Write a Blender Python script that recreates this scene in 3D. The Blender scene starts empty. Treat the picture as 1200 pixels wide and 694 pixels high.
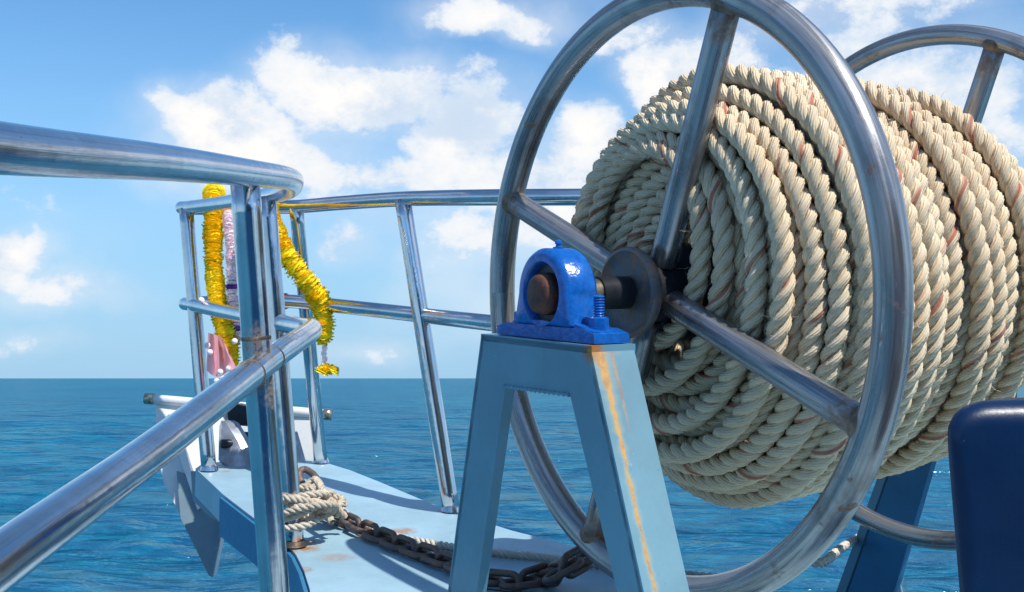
import bpy, bmesh, math, random
import numpy as np
from mathutils import Vector, Matrix

# ------------------------------------------------------------------ camera
S = bpy.context.scene
COL = S.collection
EYE = Vector((0.0, 0.0, 2.6))
PITCH = math.atan(96 / 1350)
F = 1350.0
cd = bpy.data.cameras.new('camera'); cam = bpy.data.objects.new('camera', cd); COL.objects.link(cam)
cam.location = EYE
cam.rotation_euler = (math.pi / 2 + PITCH, 0, 0)
cd.sensor_width = 36; cd.lens = 36 * F / 1200
cd.clip_start = 0.02; cd.clip_end = 20000
S.camera = cam
S.view_settings.view_transform = 'Standard'
S.view_settings.look = 'None'
S.view_settings.gamma = 1
S.view_settings.exposure = 0.0
S.view_settings.use_curve_mapping = False
S.cycles.max_bounces = 8

SUN_DIR = Vector((0.66, -0.75, 1.45)).normalized()
sun_el = math.asin(SUN_DIR.z); sun_az = math.atan2(SUN_DIR.x, SUN_DIR.y)
sd = bpy.data.lights.new('sun', 'SUN'); sd.energy = 5.0; sd.angle = math.radians(0.5); sd.color = (1.0, 0.95, 0.86)
sun = bpy.data.objects.new('sun', sd); COL.objects.link(sun)
sun.rotation_euler = SUN_DIR.to_track_quat('Z', 'Y').to_euler()


class NT:
    """tiny node helper"""
    def __init__(s, tree):
        s.t = tree; s.n = tree.nodes; s.l = tree.links
    def new(s, typ, ins=None, **props):
        nd = s.n.new(typ)
        for k, v in props.items(): setattr(nd, k, v)
        for k, v in (ins or {}).items(): s.put(nd.inputs[k], v)
        return nd
    def put(s, inp, v):
        if isinstance(v, bpy.types.NodeSocket): s.l.new(v, inp)
        else:
            if inp.type == 'RGBA' and len(v) == 3: v = (*v, 1)
            inp.default_value = v
    def m(s, op, a, b=0.0, c=0.0, clamp=False):
        nd = s.new('ShaderNodeMath', operation=op, use_clamp=clamp)
        s.put(nd.inputs[0], a); s.put(nd.inputs[1], b); s.put(nd.inputs[2], c)
        return nd.outputs[0]
    def vm(s, op, a, b=(0, 0, 0), out=0):
        nd = s.new('ShaderNodeVectorMath', operation=op)
        s.put(nd.inputs[0], a); s.put(nd.inputs[1], b)
        return nd.outputs[out]
    def mix(s, f, a, b):
        nd = s.new('ShaderNodeMix', data_type='RGBA')
        s.put(nd.inputs['Factor'], f); s.put(nd.inputs[6], a); s.put(nd.inputs[7], b)
        return nd.outputs[2]
    def rng(s, v, a, b, c=0.0, d=1.0, smooth=True):
        nd = s.new('ShaderNodeMapRange', interpolation_type='SMOOTHSTEP' if smooth else 'LINEAR')
        for i, x in enumerate((v, a, b, c, d)): s.put(nd.inputs[i], x)
        return nd.outputs[0]
    def noise(s, vec, scale, detail=4, rough=0.55, dist=0.0):
        nd = s.new('ShaderNodeTexNoise', {'Scale': scale, 'Detail': detail, 'Roughness': rough, 'Distortion': dist})
        s.put(nd.inputs['Vector'], vec)
        return nd


# ------------------------------------------------------------------ sky
wd = bpy.data.worlds.new('World'); S.world = wd; wd.use_nodes = True
k = NT(wd.node_tree); k.n.clear()
sky = k.new('ShaderNodeTexSky', sky_type='NISHITA', sun_disc=False, sun_elevation=sun_el, sun_rotation=sun_az,
            altitude=0, air_density=1.0, dust_density=0.4, ozone_density=2.2)
tc = k.new('ShaderNodeTexCoord')
D = k.vm('NORMALIZE', tc.outputs['Generated'])
wn = k.noise(D, 7.0, 5, 0.6)
warp = k.vm('MULTIPLY', k.vm('SUBTRACT', wn.outputs['Color'], (0.5, 0.5, 0.5)), (0.09, 0.09, 0.075))
DW = k.vm('ADD', D, warp)


def pdir(px, py):
    x, y = (px - 600) / F, (347 - py) / F
    return Vector((x, math.cos(PITCH) - y * math.sin(PITCH), math.sin(PITCH) + y * math.cos(PITCH))).normalized()


clouds = [  # direction (as image px), radii (px), weight : cumulus banks over the sea
    (250, 145, 75, 38, .95), (215, 130, 50, 26, .8), (305, 175, 85, 48, .85), (350, 195, 70, 40, .6), (455, 105, 125, 38, .9), (545, 160, 75, 62, .8),
    (410, 180, 90, 34, .45), (470, 215, 140, 45, .62), (570, 20, 78, 24, .75), (12, 305, 38, 32, .85), (85, 335, 80, 20, .6),
    (415, 290, 50, 30, .6), (540, 285, 80, 45, .6), (650, 240, 80, 60, .75), (680, 175, 55, 50, .8), (790, 85, 60, 40, .95),
    (1040, 115, 48, 34, .85), (1090, 65, 200, 60, .62), (1180, 160, 70, 40, .62), (1050, 0, 130, 40, .6), (860, 60, 100, 40, .5),
    (735, 40, 90, 30, .55), (230, 150, 60, 40, .9), (440, 110, 130, 42, 1.0), (540, 150, 85, 60, .95), (1120, 90, 130, 70, .75), (1010, 60, 90, 70, .7), (800, 90, 70, 45, 1.0), (640, 230, 110, 80, .72), (450, 240, 150, 50, .5), (600, 215, 120, 70, .6), (400, 140, 90, 40, .6), (200, 195, 60, 28, .45), (520, 330, 150, 40, .3), (960, 30, 120, 50, .5), (445, 405, 70, 16, .42), (70, 395, 90, 18, .35), (600, 370, 80, 30, .35), (250, 400, 130, 14, .25),
    (740, 300, 90, 60, .5), (1380, 120, 160, 90, .8), (-200, 250, 150, 60, .7), (1500, 330, 200, 50, .6)]
dens = None
for (px, py, rx, ry, w) in clouds:
    d0 = pdir(px, py)
    r = Vector((d0.y, -d0.x, 0)).normalized(); up = r.cross(d0)
    dd = k.vm('SUBTRACT', DW, tuple(d0))
    a = k.m('MULTIPLY', k.vm('DOT_PRODUCT', dd, tuple(r), out=1), F / rx)
    b = k.m('MULTIPLY', k.vm('DOT_PRODUCT', dd, tuple(up), out=1), F / ry)
    q = k.m('ADD', k.m('MULTIPLY', a, a), k.m('MULTIPLY', b, b))
    g = k.m('MULTIPLY', k.m('POWER', 2.718, k.m('MULTIPLY', q, -0.75)), w)
    dens = g if dens is None else k.m('MAXIMUM', dens, g)
# the same kind of cloud all round the rest of the sky
sep = k.new('ShaderNodeSeparateXYZ', {0: D})
plane = k.new('ShaderNodeCombineXYZ', {0: k.m('DIVIDE', sep.outputs[0], k.m('ADD', k.m('ABSOLUTE', sep.outputs[2]), 0.18)),
                                       1: k.m('DIVIDE', sep.outputs[1], k.m('ADD', k.m('ABSOLUTE', sep.outputs[2]), 0.18))})
gen = k.noise(plane.outputs[0], 0.9, 3, 0.5).outputs[0]
away = k.rng(k.vm('DOT_PRODUCT', D, tuple(pdir(600, 300)), out=1), 0.90, 0.78)
gen = k.m('MULTIPLY', k.rng(gen, 0.52, 0.72, 0, 0.6), away)
dens = k.m('MAXIMUM', dens, gen)
cn = k.noise(k.vm('MULTIPLY', D, (1, 1, 1.35)), 14.0, 10, 0.64).outputs[0]
cn2 = k.noise(k.vm('MULTIPLY', D, (1, 1, 1.2)), 5.0, 3, 0.5).outputs[0]
tot = k.m('ADD', dens, k.m('MULTIPLY', k.m('SUBTRACT', cn, 0.5), 1.35))
mask = k.rng(tot, 0.30, 0.63)
wisp = k.rng(k.m('ADD', k.m('MULTIPLY', dens, 0.8), cn2), 0.50, 1.05, 0, 0.50)
mask = k.m('MAXIMUM', mask, wisp)
shade = k.rng(k.m('ADD', cn, k.m('MULTIPLY', cn2, 0.5)), 0.58, 0.86)
ccol = k.mix(shade, (0.60, 0.73, 0.90), (1.02, 1.0, 0.98))
ccol = k.mix(k.rng(tot, 0.5, 1.0), k.mix(0.5, ccol, (0.72, 0.83, 0.96)), ccol)
skyc = k.vm('MULTIPLY', sky.outputs[0], (0.094, 0.146, 0.174))
# sea haze low in the air
low = k.rng(sep.outputs[2], 0.0, 0.33, 0.88, 0.0)
skyc = k.mix(low, skyc, (0.355, 0.60, 0.865))
out = k.mix(mask, skyc, ccol)
bg = k.new('ShaderNodeBackground', {'Color': out, 'Strength': 1.0})
k.l.new(bg.outputs[0], k.new('ShaderNodeOutputWorld').inputs[0])


# ------------------------------------------------------------------ helpers
def V(c):  # camera style coordinates (right, up, forward) -> world
    r, u, f = c
    return EYE + Vector((r, f * math.cos(PITCH) - u * math.sin(PITCH), f * math.sin(PITCH) + u * math.cos(PITCH)))
def Vd(c): return V(c) - EYE
def W(px, py, d): return V(((px - 600) / F * d, (347 - py) / F * d, d))
def ray(px, py): return Vd(((px - 600) / F, (347 - py) / F, 1.0))
def hit(px, py, P0, nn):
    r = ray(px, py); return EYE + r * ((P0 - EYE).dot(nn) / r.dot(nn))


def tag(o, label=None, cat=None, group=None, kind=None):
    if label: o['label'] = label
    if cat: o['category'] = cat
    if group: o['group'] = group
    if kind: o['kind'] = kind
    return o
def thing(name, loc, label, cat, group=None):
    o = bpy.data.objects.new(name, None); COL.objects.link(o); o.location = loc; o.empty_display_size = 0.1
    return tag(o, label, cat, group)


def link(name, me, mat, parent=None):
    o = bpy.data.objects.new(name, me); COL.objects.link(o)
    if mat and not me.materials: me.materials.append(mat)
    if parent:
        o.parent = parent
        wl = Vector((0, 0, 0)); p = parent
        while p: wl += p.location; p = p.parent
        o.location = -wl
    return o


def np_mesh(name, verts, faces, uvs=None, smooth=True):
    """verts (N,3), faces (M,4) quads, uvs (M*4,2)"""
    me = bpy.data.meshes.new(name)
    verts = np.asarray(verts, np.float32); faces = np.asarray(faces, np.int32)
    me.vertices.add(len(verts)); me.vertices.foreach_set('co', verts.ravel())
    kk = faces.shape[1]
    me.loops.add(faces.size); me.loops.foreach_set('vertex_index', faces.ravel())
    me.polygons.add(len(faces)); me.polygons.foreach_set('loop_start', np.arange(0, faces.size, kk, dtype=np.int32))
    try: me.polygons.foreach_set('loop_total', np.full(len(faces), kk, np.int32))
    except Exception: pass
    me.polygons.foreach_set('use_smooth', np.full(len(faces), smooth))
    if uvs is not None:
        l = me.uv_layers.new(name='UVMap'); l.data.foreach_set('uv', np.asarray(uvs, np.float32).ravel())
    me.update(calc_edges=True); me.validate()
    return me


def catmull(pts, n=12, closed=False):
    P = [np.array(p, float) for p in pts]
    if closed: Q = [P[-1]] + P + [P[0], P[1]]
    else: Q = [2 * P[0] - P[1]] + P + [2 * P[-1] - P[-2]]
    out = []
    for i in range(1, len(Q) - 2):
        p0, p1, p2, p3 = Q[i - 1:i + 3]
        for j in range(n):
            t = j / n
            out.append(0.5 * ((2 * p1) + (p2 - p0) * t + (2 * p0 - 5 * p1 + 4 * p2 - p3) * t * t + (3 * p1 - p0 - 3 * p2 + p3) * t ** 3))
    if not closed: out.append(Q[-2])
    return np.array(out)


def resample(path, step):
    d = np.r_[0, np.cumsum(np.linalg.norm(np.diff(path, axis=0), axis=1))]
    n = max(2, int(round(d[-1] / step)) + 1); s = np.linspace(0, d[-1], n)
    return np.stack([np.interp(s, d, path[:, i]) for i in range(3)], 1)


def frames(path, closed=False):
    if closed: T = np.roll(path, -1, 0) - np.roll(path, 1, 0)
    else: T = np.gradient(path, axis=0)
    T /= np.linalg.norm(T, axis=1)[:, None] + 1e-12
    N = np.zeros_like(T); a = np.array([0, 0, 1.0]) if abs(T[0][2]) < .9 else np.array([1.0, 0, 0])
    v = a - T[0] * a.dot(T[0]); N[0] = v / np.linalg.norm(v)
    for i in range(1, len(T)):
        v = N[i - 1] - T[i] * N[i - 1].dot(T[i]); N[i] = v / np.linalg.norm(v)
    return T, N, np.cross(T, N)


def tube_mesh(name, path, rad, sides=20, closed=False, caps=True):
    path = np.asarray(path, float); T, N, B = frames(path, closed)
    n = len(path); rad = np.broadcast_to(np.asarray(rad, float), (n,))
    a = np.linspace(0, 2 * np.pi, sides, endpoint=False)
    ring = np.cos(a)[None, :, None] * N[:, None] + np.sin(a)[None, :, None] * B[:, None]
    vs = (path[:, None] + ring * rad[:, None, None]).reshape(-1, 3)
    ln = np.r_[0, np.cumsum(np.linalg.norm(np.diff(path, axis=0), axis=1))]
    ln = np.r_[ln, ln[-1] + (ln[1] if n > 1 else 0)]
    m = n if closed else n - 1
    i = np.repeat(np.arange(m), sides); j = np.tile(np.arange(sides), m); i2 = (i + 1) % n; j2 = (j + 1) % sides
    f = np.stack([i * sides + j, i * sides + j2, i2 * sides + j2, i2 * sides + j], 1)
    uv = np.stack([np.stack([j / sides, ln[i]], 1), np.stack([(j + 1) / sides, ln[i]], 1),
                   np.stack([(j + 1) / sides, ln[i + 1]], 1), np.stack([j / sides, ln[i + 1]], 1)], 1)
    me = np_mesh(name, vs, f, uv.reshape(-1, 2))
    if caps and not closed:
        bm = bmesh.new(); bm.from_mesh(me); bm.verts.ensure_lookup_table()
        for s0, rev in ((0, True), ((n - 1) * sides, False)):
            vv = [bm.verts[s0 + q] for q in range(sides)]
            if rev: vv.reverse()
            try: bm.faces.new(vv)
            except ValueError: pass
        bm.to_mesh(me); bm.free()
    return me
def tube(name, path, rad, mat, parent=None, sides=20, closed=False, caps=True):
    return link(name, tube_mesh(name, path, rad, sides, closed, caps), mat, parent)


def rope_mesh(name, path, R, lay, closed=False, sides=9, per=13, normals=None, phase=0.0):
    """three strand laid rope along path"""
    path = np.asarray(path, float)
    seg = np.linalg.norm(np.diff(np.vstack([path, path[:1]]) if closed else path, axis=0), axis=1)
    d = np.r_[0, np.cumsum(seg)]; L = d[-1]
    turns = max(1, round(L / lay)) if closed else L / lay
    n = int(turns * per); s = np.linspace(0, L, n, endpoint=not closed)
    pp = np.vstack([path, path[:1]]) if closed else path
    P = np.stack([np.interp(s, d, pp[:, i]) for i in range(3)], 1)
    if normals is None: T, N, B = frames(P, closed)
    else:
        T, _, _ = frames(P, closed)
        nn = np.vstack([normals, normals[:1]]) if closed else normals
        N = np.stack([np.interp(s, d, nn[:, i]) for i in range(3)], 1)
        N -= T * (N * T).sum(1)[:, None]; N /= np.linalg.norm(N, axis=1)[:, None]; B = np.cross(T, N)
    off, rs = R * 0.455, R * 0.562
    allv, allf, alluv = [], [], []
    a = np.linspace(0, 2 * np.pi, sides, endpoint=False)
    for sid in range(3):
        ang = phase + 2 * np.pi * (turns * s / L + sid / 3)
        o = np.cos(ang)[:, None] * N + np.sin(ang)[:, None] * B
        t = -np.sin(ang)[:, None] * N + np.cos(ang)[:, None] * B
        c = P + o * off
        # slightly flattened section tilted along the helix
        ring = np.cos(a)[None, :, None] * o[:, None] * rs + np.sin(a)[None, :, None] * t[:, None] * rs * 1.02
        base = len(allv) and sum(len(x) for x in allv)
        allv.append((c[:, None] + ring).reshape(-1, 3))
        m = n if closed else n - 1
        i = np.repeat(np.arange(m), sides); j = np.tile(np.arange(sides), m); i2 = (i + 1) % n; j2 = (j + 1) % sides
        allf.append(base + np.stack([i * sides + j, i * sides + j2, i2 * sides + j2, i2 * sides + j], 1))
        sv = np.r_[s, L]; u0 = sid + j / sides * .998; u1 = sid + (j + 1) / sides * .998
        alluv.append(np.stack([np.stack([u0, sv[i]], 1), np.stack([u1, sv[i]], 1), np.stack([u1, sv[i + 1]], 1),
                               np.stack([u0, sv[i + 1]], 1)], 1).reshape(-1, 2))
    return np_mesh(name, np.vstack(allv), np.vstack(allf), np.vstack(alluv))


def bm_obj(name, bm, mat, parent=None, smooth=True, bevel=0.0, seg=2):
    if bevel:
        bmesh.ops.bevel(bm, geom=[e for e in bm.edges if len(e.link_faces) == 2 and e.calc_face_angle(0) > 0.5], offset=bevel, segments=seg,
                        profile=0.5, affect='EDGES', clamp_overlap=True)
    bmesh.ops.recalc_face_normals(bm, faces=bm.faces)
    me = bpy.data.meshes.new(name); bm.to_mesh(me); bm.free()
    for p in me.polygons: p.use_smooth = False
    if smooth:
        for p in me.polygons: p.use_smooth = True
        try: me.set_sharp_from_angle(angle=math.radians(40))
        except Exception: pass
    return link(name, me, mat, parent)


def prism(poly, ext, bm=None):
    """polygon (list of Vector) extruded by vector ext"""
    bm = bm or bmesh.new()
    a = [bm.verts.new(p) for p in poly]; b = [bm.verts.new(Vector(p) + ext) for p in poly]
    bm.faces.new(a); bm.faces.new(b[::-1])
    n = len(poly)
    for i in range(n): bm.faces.new((a[i], a[(i + 1) % n], b[(i + 1) % n], b[i]))
    return bm


def lathe(axisP, ax, prof, sides=40, bm=None, closed_prof=False):
    """prof: list of (t, r) along ax from axisP"""
    bm = bm or bmesh.new(); ax = Vector(ax).normalized()
    e1 = ax.cross(Vector((0, 0, 1)));
    if e1.length < .1: e1 = ax.cross(Vector((1, 0, 0)))
    e1.normalize(); e2 = ax.cross(e1)
    rings = []
    for (t, r) in prof:
        if r < 1e-6: rings.append([bm.verts.new(axisP + ax * t)])
        else: rings.append([bm.verts.new(axisP + ax * t + (e1 * math.cos(q * 2 * math.pi / sides) + e2 * math.sin(q * 2 * math.pi / sides)) * r) for q in range(sides)])
    for A, B in zip(rings, rings[1:]):
        for q in range(sides):
            q2 = (q + 1) % sides
            if len(A) == 1 and len(B) == 1: continue
            if len(A) == 1: bm.faces.new((A[0], B[q], B[q2]))
            elif len(B) == 1: bm.faces.new((A[q], B[0], A[q2]))
            else: bm.faces.new((A[q], B[q], B[q2], A[q2]))
    return bm


# ------------------------------------------------------------------ materials
def mat(name):
    m = bpy.data.materials.new(name); m.use_nodes = True
    kk = NT(m.node_tree); b = m.node_tree.nodes['Principled BSDF']
    return m, kk, b
def bump(kk, b, h, strength, dist=0.002, prev=None):
    nd = kk.new('ShaderNodeBump', {'Strength': strength, 'Distance': dist, 'Height': h})
    if prev is not None: kk.l.new(prev, nd.inputs['Normal'])
    kk.l.new(nd.outputs[0], b.inputs['Normal']); return nd.outputs[0]


def mk_steel():
    m, q, b = mat('polished_stainless')
    uv = q.new('ShaderNodeUVMap').outputs[0]
    geo = q.new('ShaderNodeNewGeometry').outputs['Position']
    st = q.noise(q.vm('MULTIPLY', uv, (34, .9, 1)), 1.0, 5, 0.65).outputs[0]
    big = q.noise(geo, 9, 4, 0.6).outputs[0]
    fine = q.noise(geo, 160, 3, 0.6).outputs[0]
    stn = None
    for (p_, r_) in ((W(299, 402, 1.72), .035), (W(303, 432, 1.72), .05), (W(322, 455, 1.74), .035), (W(375, 384, 2.25), .02)):
        d_ = q.rng(q.vm('DISTANCE', q.vm('ADD', geo, q.vm('MULTIPLY', q.vm('SUBTRACT', q.noise(geo, 45, 4, .6).outputs['Color'], (.5, .5, .5)), (.05, .05, .05))), tuple(p_), out=1), r_, r_ * .3)
        stn = d_ if stn is None else q.m('MAXIMUM', stn, d_)
    stn = q.m('MULTIPLY', stn, q.rng(fine, .42, .6, .1, .8))
    q.put(b.inputs['Metallic'], q.m('SUBTRACT', 1.0, q.m('MULTIPLY', stn, .6)))
    c = q.mix(q.rng(big, .35, .75), (0.80, 0.74, 0.73), (0.62, 0.57, 0.565))
    c = q.mix(q.rng(st, .50, .72, 0, .75), c, (0.42, 0.385, 0.37))
    c = q.mix(q.rng(fine, .66, .74, 0, .55), c, (0.30, 0.22, 0.15))
    c = q.mix(stn, c, (0.30, 0.15, 0.07))
    q.put(b.inputs['Base Color'], c)
    q.put(b.inputs['Roughness'], q.m('ADD', q.rng(st, .3, .7, .05, .15), q.m('MULTIPLY', big, .04)))
    h = q.m('ADD', q.m('MULTIPLY', st, 0.7), q.m('MULTIPLY', q.noise(geo, 22, 2, .5).outputs[0], 1.5))
    bump(q, b, h, 0.22, 0.002)
    return m
def mk_wheel(joints=()):
    m, q, b = mat('weathered_tube')
    geo = q.new('ShaderNodeNewGeometry').outputs['Position']
    uv = q.new('ShaderNodeUVMap').outputs[0]
    st = q.noise(q.vm('MULTIPLY', uv, (9, 1.5, 1)), 1.5, 5, 0.65).outputs[0]
    big = q.noise(geo, 6, 5, 0.65).outputs[0]
    sp = q.noise(geo, 34, 5, 0.7, .3).outputs[0]
    c = q.mix(q.rng(st, .35, .7), (0.23, 0.225, 0.23), (0.52, 0.51, 0.505))
    c = q.mix(q.rng(big, .5, .72, 0, .7), c, (0.11, 0.095, 0.095))
    ru = q.m('MULTIPLY', q.rng(sp, .58, .68), q.rng(big, .42, .58))
    wv_ = q.vm('ADD', geo, q.vm('MULTIPLY', q.vm('SUBTRACT', q.noise(geo, 30, 4, .6).outputs['Color'], (.5, .5, .5)), (.07, .07, .07)))
    for p_ in joints:
        ru = q.m('MAXIMUM', ru, q.m('MULTIPLY', q.rng(q.vm('DISTANCE', wv_, tuple(p_), out=1), .048, .018), q.rng(sp, .38, .58, .2, 1)))
    c = q.mix(q.m('MULTIPLY', ru, .85), c, (0.20, 0.085, 0.04))
    q.put(b.inputs['Base Color'], c)
    q.put(b.inputs['Metallic'], q.m('SUBTRACT', .72, q.m('MULTIPLY', ru, .7)))
    q.put(b.inputs['Roughness'], q.m('ADD', q.rng(st, .3, .7, .20, .36), q.m('MULTIPLY', ru, .3)))
    bump(q, b, q.m('ADD', q.m('MULTIPLY', sp, .5), st), 0.25, 0.002)
    return m
def mk_paint(name, col, chip=0.5, rough=.38, rust_pts=(), streak=False, dirt=(0.25, 0.33, 0.36)):
    m, q, b = mat(name)
    geo = q.new('ShaderNodeNewGeometry').outputs['Position']
    big = q.noise(geo, 5, 5, 0.65).outputs[0]
    sm = q.noise(geo, 45, 5, 0.7).outputs[0]
    med = q.noise(geo, 14, 6, 0.75, .4).outputs[0]
    c = q.mix(q.rng(big, .3, .7), tuple(x * .88 for x in col), tuple(min(1, x * 1.08) for x in col))
    c = q.mix(q.rng(med, .56, .74, 0, .35), c, dirt)
    ru = q.m('MULTIPLY', q.rng(sm, .66, .72), q.rng(med, .54, .62))
    ru = q.m('MULTIPLY', ru, chip)
    for (p, r, w) in rust_pts:
        dd = q.vm('DISTANCE', q.vm('ADD', geo, q.vm('MULTIPLY', q.vm('SUBTRACT', q.noise(geo, 18, 4, .6).outputs['Color'], (.5, .5, .5)), (r * 1.1,) * 3)), tuple(p), out=1)
        ru = q.m('MAXIMUM', ru, q.m('MULTIPLY', q.rng(dd, r, r * .35), q.rng(sm, .38, .55, .25 * w, w)))
    c = q.mix(ru, c, (0.36, 0.15, 0.04))
    if streak:
        uv = q.new('ShaderNodeUVMap').outputs[0]
        s = q.new('ShaderNodeSeparateXYZ', {0: uv}); U, L = s.outputs[0], s.outputs[1]
        wob = q.m('MULTIPLY', q.m('SUBTRACT', q.noise(q.vm('MULTIPLY', uv, (0, 11, 0)), 1, 5, .7).outputs[0], .5), .26)
        ctr = q.m('ADD', q.m('ADD', .20, q.m('MULTIPLY', L, .10)), wob)
        dist = q.m('ABSOLUTE', q.m('SUBTRACT', U, ctr))
        wid = q.m('ADD', .035, q.m('MULTIPLY', q.m('POWER', 2.718, q.m('MULTIPLY', L, -18)), .13))
        wid = q.m('MULTIPLY', wid, q.rng(q.noise(q.vm('MULTIPLY', uv, (0, 30, 0)), 1, 3, .6).outputs[0], .3, .7, .6, 1.4))
        mk = q.m('MULTIPLY', q.rng(q.m('DIVIDE', dist, wid), 1.25, .55), q.rng(L, .52, .30, .35, 1))
        d2 = q.m('ABSOLUTE', q.m('SUBTRACT', U, q.m('ADD', .47, q.m('MULTIPLY', wob, .7))))
        mk2 = q.m('MULTIPLY', q.m('MULTIPLY', q.rng(d2, .05, .01), q.rng(L, .15, .07)), .6)
        top_ = q.m('MULTIPLY', q.rng(q.m('ADD', L, q.m('MULTIPLY', sm, .03)), .034, .014), q.rng(U, .75, .35))
        mk = q.m('MAXIMUM', mk, q.m('MAXIMUM', mk2, top_))
        c = q.mix(q.m('MULTIPLY', mk, .9), c, q.mix(q.rng(sm, .4, .65), (0.66, 0.30, 0.035), (0.42, 0.15, 0.03)))
        c = q.mix(q.m('MULTIPLY', q.rng(q.m('DIVIDE', dist, wid), 3.5, .8), .25), c, (0.55, 0.50, 0.30))
    ch = q.noise(geo, 75, 3, .6, .5).outputs[0]
    chm = q.m('MULTIPLY', q.rng(ch, .70, .73), q.rng(med, .48, .56))
    c = q.mix(q.m('MULTIPLY', chm, .7), c, tuple(min(1, x * 1.5 + .12) for x in col))
    scv = q.new('ShaderNodeMapping', {'Vector': geo, 'Rotation': (0.3, 0.2, .8), 'Scale': (12, 160, 60)}).outputs[0]
    scr = q.m('MULTIPLY', q.rng(q.noise(scv, 1.0, 3, .6).outputs[0], .66, .72), q.rng(med, .47, .60))
    c = q.mix(q.m('MULTIPLY', scr, .55), c, tuple(x * .45 for x in col))
    q.put(b.inputs['Specular IOR Level'], .3)
    q.put(b.inputs['Base Color'], c)
    q.put(b.inputs['Roughness'], q.m('ADD', rough, q.m('MULTIPLY', q.m('SUBTRACT', med, .5), .3)))
    br = q.noise(q.new('ShaderNodeMapping', {'Vector': geo, 'Scale': (90, 90, 7)}).outputs[0], 1.0, 3, .6).outputs[0]
    bump(q, b, q.m('ADD', q.m('MULTIPLY', q.m('ADD', sm, br), .30), q.m('ADD', q.m('MULTIPLY', med, .5), q.m('MULTIPLY', ru, -.6))), 0.35, 0.003)
    return m
def mk_rope(name, c1, c2, dirt, fleck=True):
    m, q, b = mat(name)
    uv = q.new('ShaderNodeUVMap').outputs[0]
    s = q.new('ShaderNodeSeparateXYZ', {0: uv}); U, L = s.outputs[0], s.outputs[1]
    geo = q.new('ShaderNodeNewGeometry').outputs['Position']
    big = q.noise(geo, 7, 4, .6).outputs[0]; med = q.noise(geo, 40, 5, .7).outputs[0]
    oi = q.new('ShaderNodeObjectInfo').outputs['Random']
    ph = q.m('ADD', U, q.m('MULTIPLY', L, 4.5))          # yarns counter-twisted in the strand
    yarn = q.m('SINE', q.m('MULTIPLY', ph, 2 * math.pi * 11))
    fib = q.noise(q.new('ShaderNodeCombineXYZ', {0: q.m('MULTIPLY', ph, 60), 1: q.m('MULTIPLY', L, 26)}).outputs[0], 1.0, 4, .7).outputs[0]
    c = q.mix(q.rng(big, .35, .68), c1, c2)
    c = q.mix(q.m('MULTIPLY', oi, .8), c, tuple(x * .78 for x in c1))
    c = q.mix(q.rng(med, .5, .78, 0, .55), c, dirt)
    c = q.mix(q.rng(fib, .35, .7, .34, 0), c, tuple(x * .45 for x in c1))
    c = q.mix(q.rng(yarn, -1.0, -.3, .22, 0), c, tuple(x * .45 for x in c1))
    if fleck:
        sid = q.m('FLOOR', U)
        isz = q.m('LESS_THAN', sid, .5)
        pr = q.m('FRACT', q.m('ADD', q.m('FRACT', U), q.m('MULTIPLY', L, 4.5)))
        band = q.m('MULTIPLY', q.rng(pr, .41, .45), q.rng(pr, .59, .55))
        brk = q.rng(q.noise(q.new('ShaderNodeCombineXYZ', {0: q.m('MULTIPLY', L, 9), 1: q.m('MULTIPLY', oi, 50)}).outputs[0], 1, 2, .5).outputs[0], .40, .50)
        c = q.mix(q.m('MULTIPLY', q.m('MULTIPLY', band, isz), q.m('MULTIPLY', brk, .75)), c, (0.42, 0.055, 0.03))
    q.put(b.inputs['Base Color'], c)
    q.put(b.inputs['Roughness'], .62)
    q.put(b.inputs['Specular IOR Level'], .35)
    bump(q, b, q.m('ADD', q.m('MULTIPLY', yarn, .6), q.m('MULTIPLY', fib, 1.2)), 0.65, 0.0016)
    return m
def mk_plain(name, col, rough=.5, metal=0.0, var=.25, scale=30, bmp=.2):
    m, q, b = mat(name)
    geo = q.new('ShaderNodeNewGeometry').outputs['Position']
    nz = q.noise(geo, scale, 4, .65).outputs[0]
    c = q.mix(q.rng(nz, .3, .7), tuple(x * (1 - var) for x in col), tuple(min(1, x * (1 + var)) for x in col))
    q.put(b.inputs['Base Color'], c); q.put(b.inputs['Roughness'], rough); q.put(b.inputs['Metallic'], metal)
    if bmp: bump(q, b, nz, bmp, .003)
    return m
def mk_rust(name, c1=(0.10, 0.055, 0.04), c2=(0.30, 0.13, 0.06), pos=None, metal=.4, lo=.42, hi=.66):
    m, q, b = mat(name)
    geo = q.new('ShaderNodeNewGeometry').outputs['Position']
    a = q.noise(geo, 28, 6, .7).outputs[0]; d = q.noise(geo, 110, 4, .7).outputs[0]
    c = q.mix(q.rng(a, lo, hi), c1, c2); c = q.mix(q.rng(d, .55, .75, 0, .6), c, tuple(x * .5 for x in c1))
    q.put(b.inputs['Base Color'], c); q.put(b.inputs['Roughness'], q.rng(a, .3, .7, .38, .75)); q.put(b.inputs['Metallic'], metal)
    bump(q, b, q.m('ADD', a, q.m('MULTIPLY', d, .5)), .6, .003)
    return m


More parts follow.
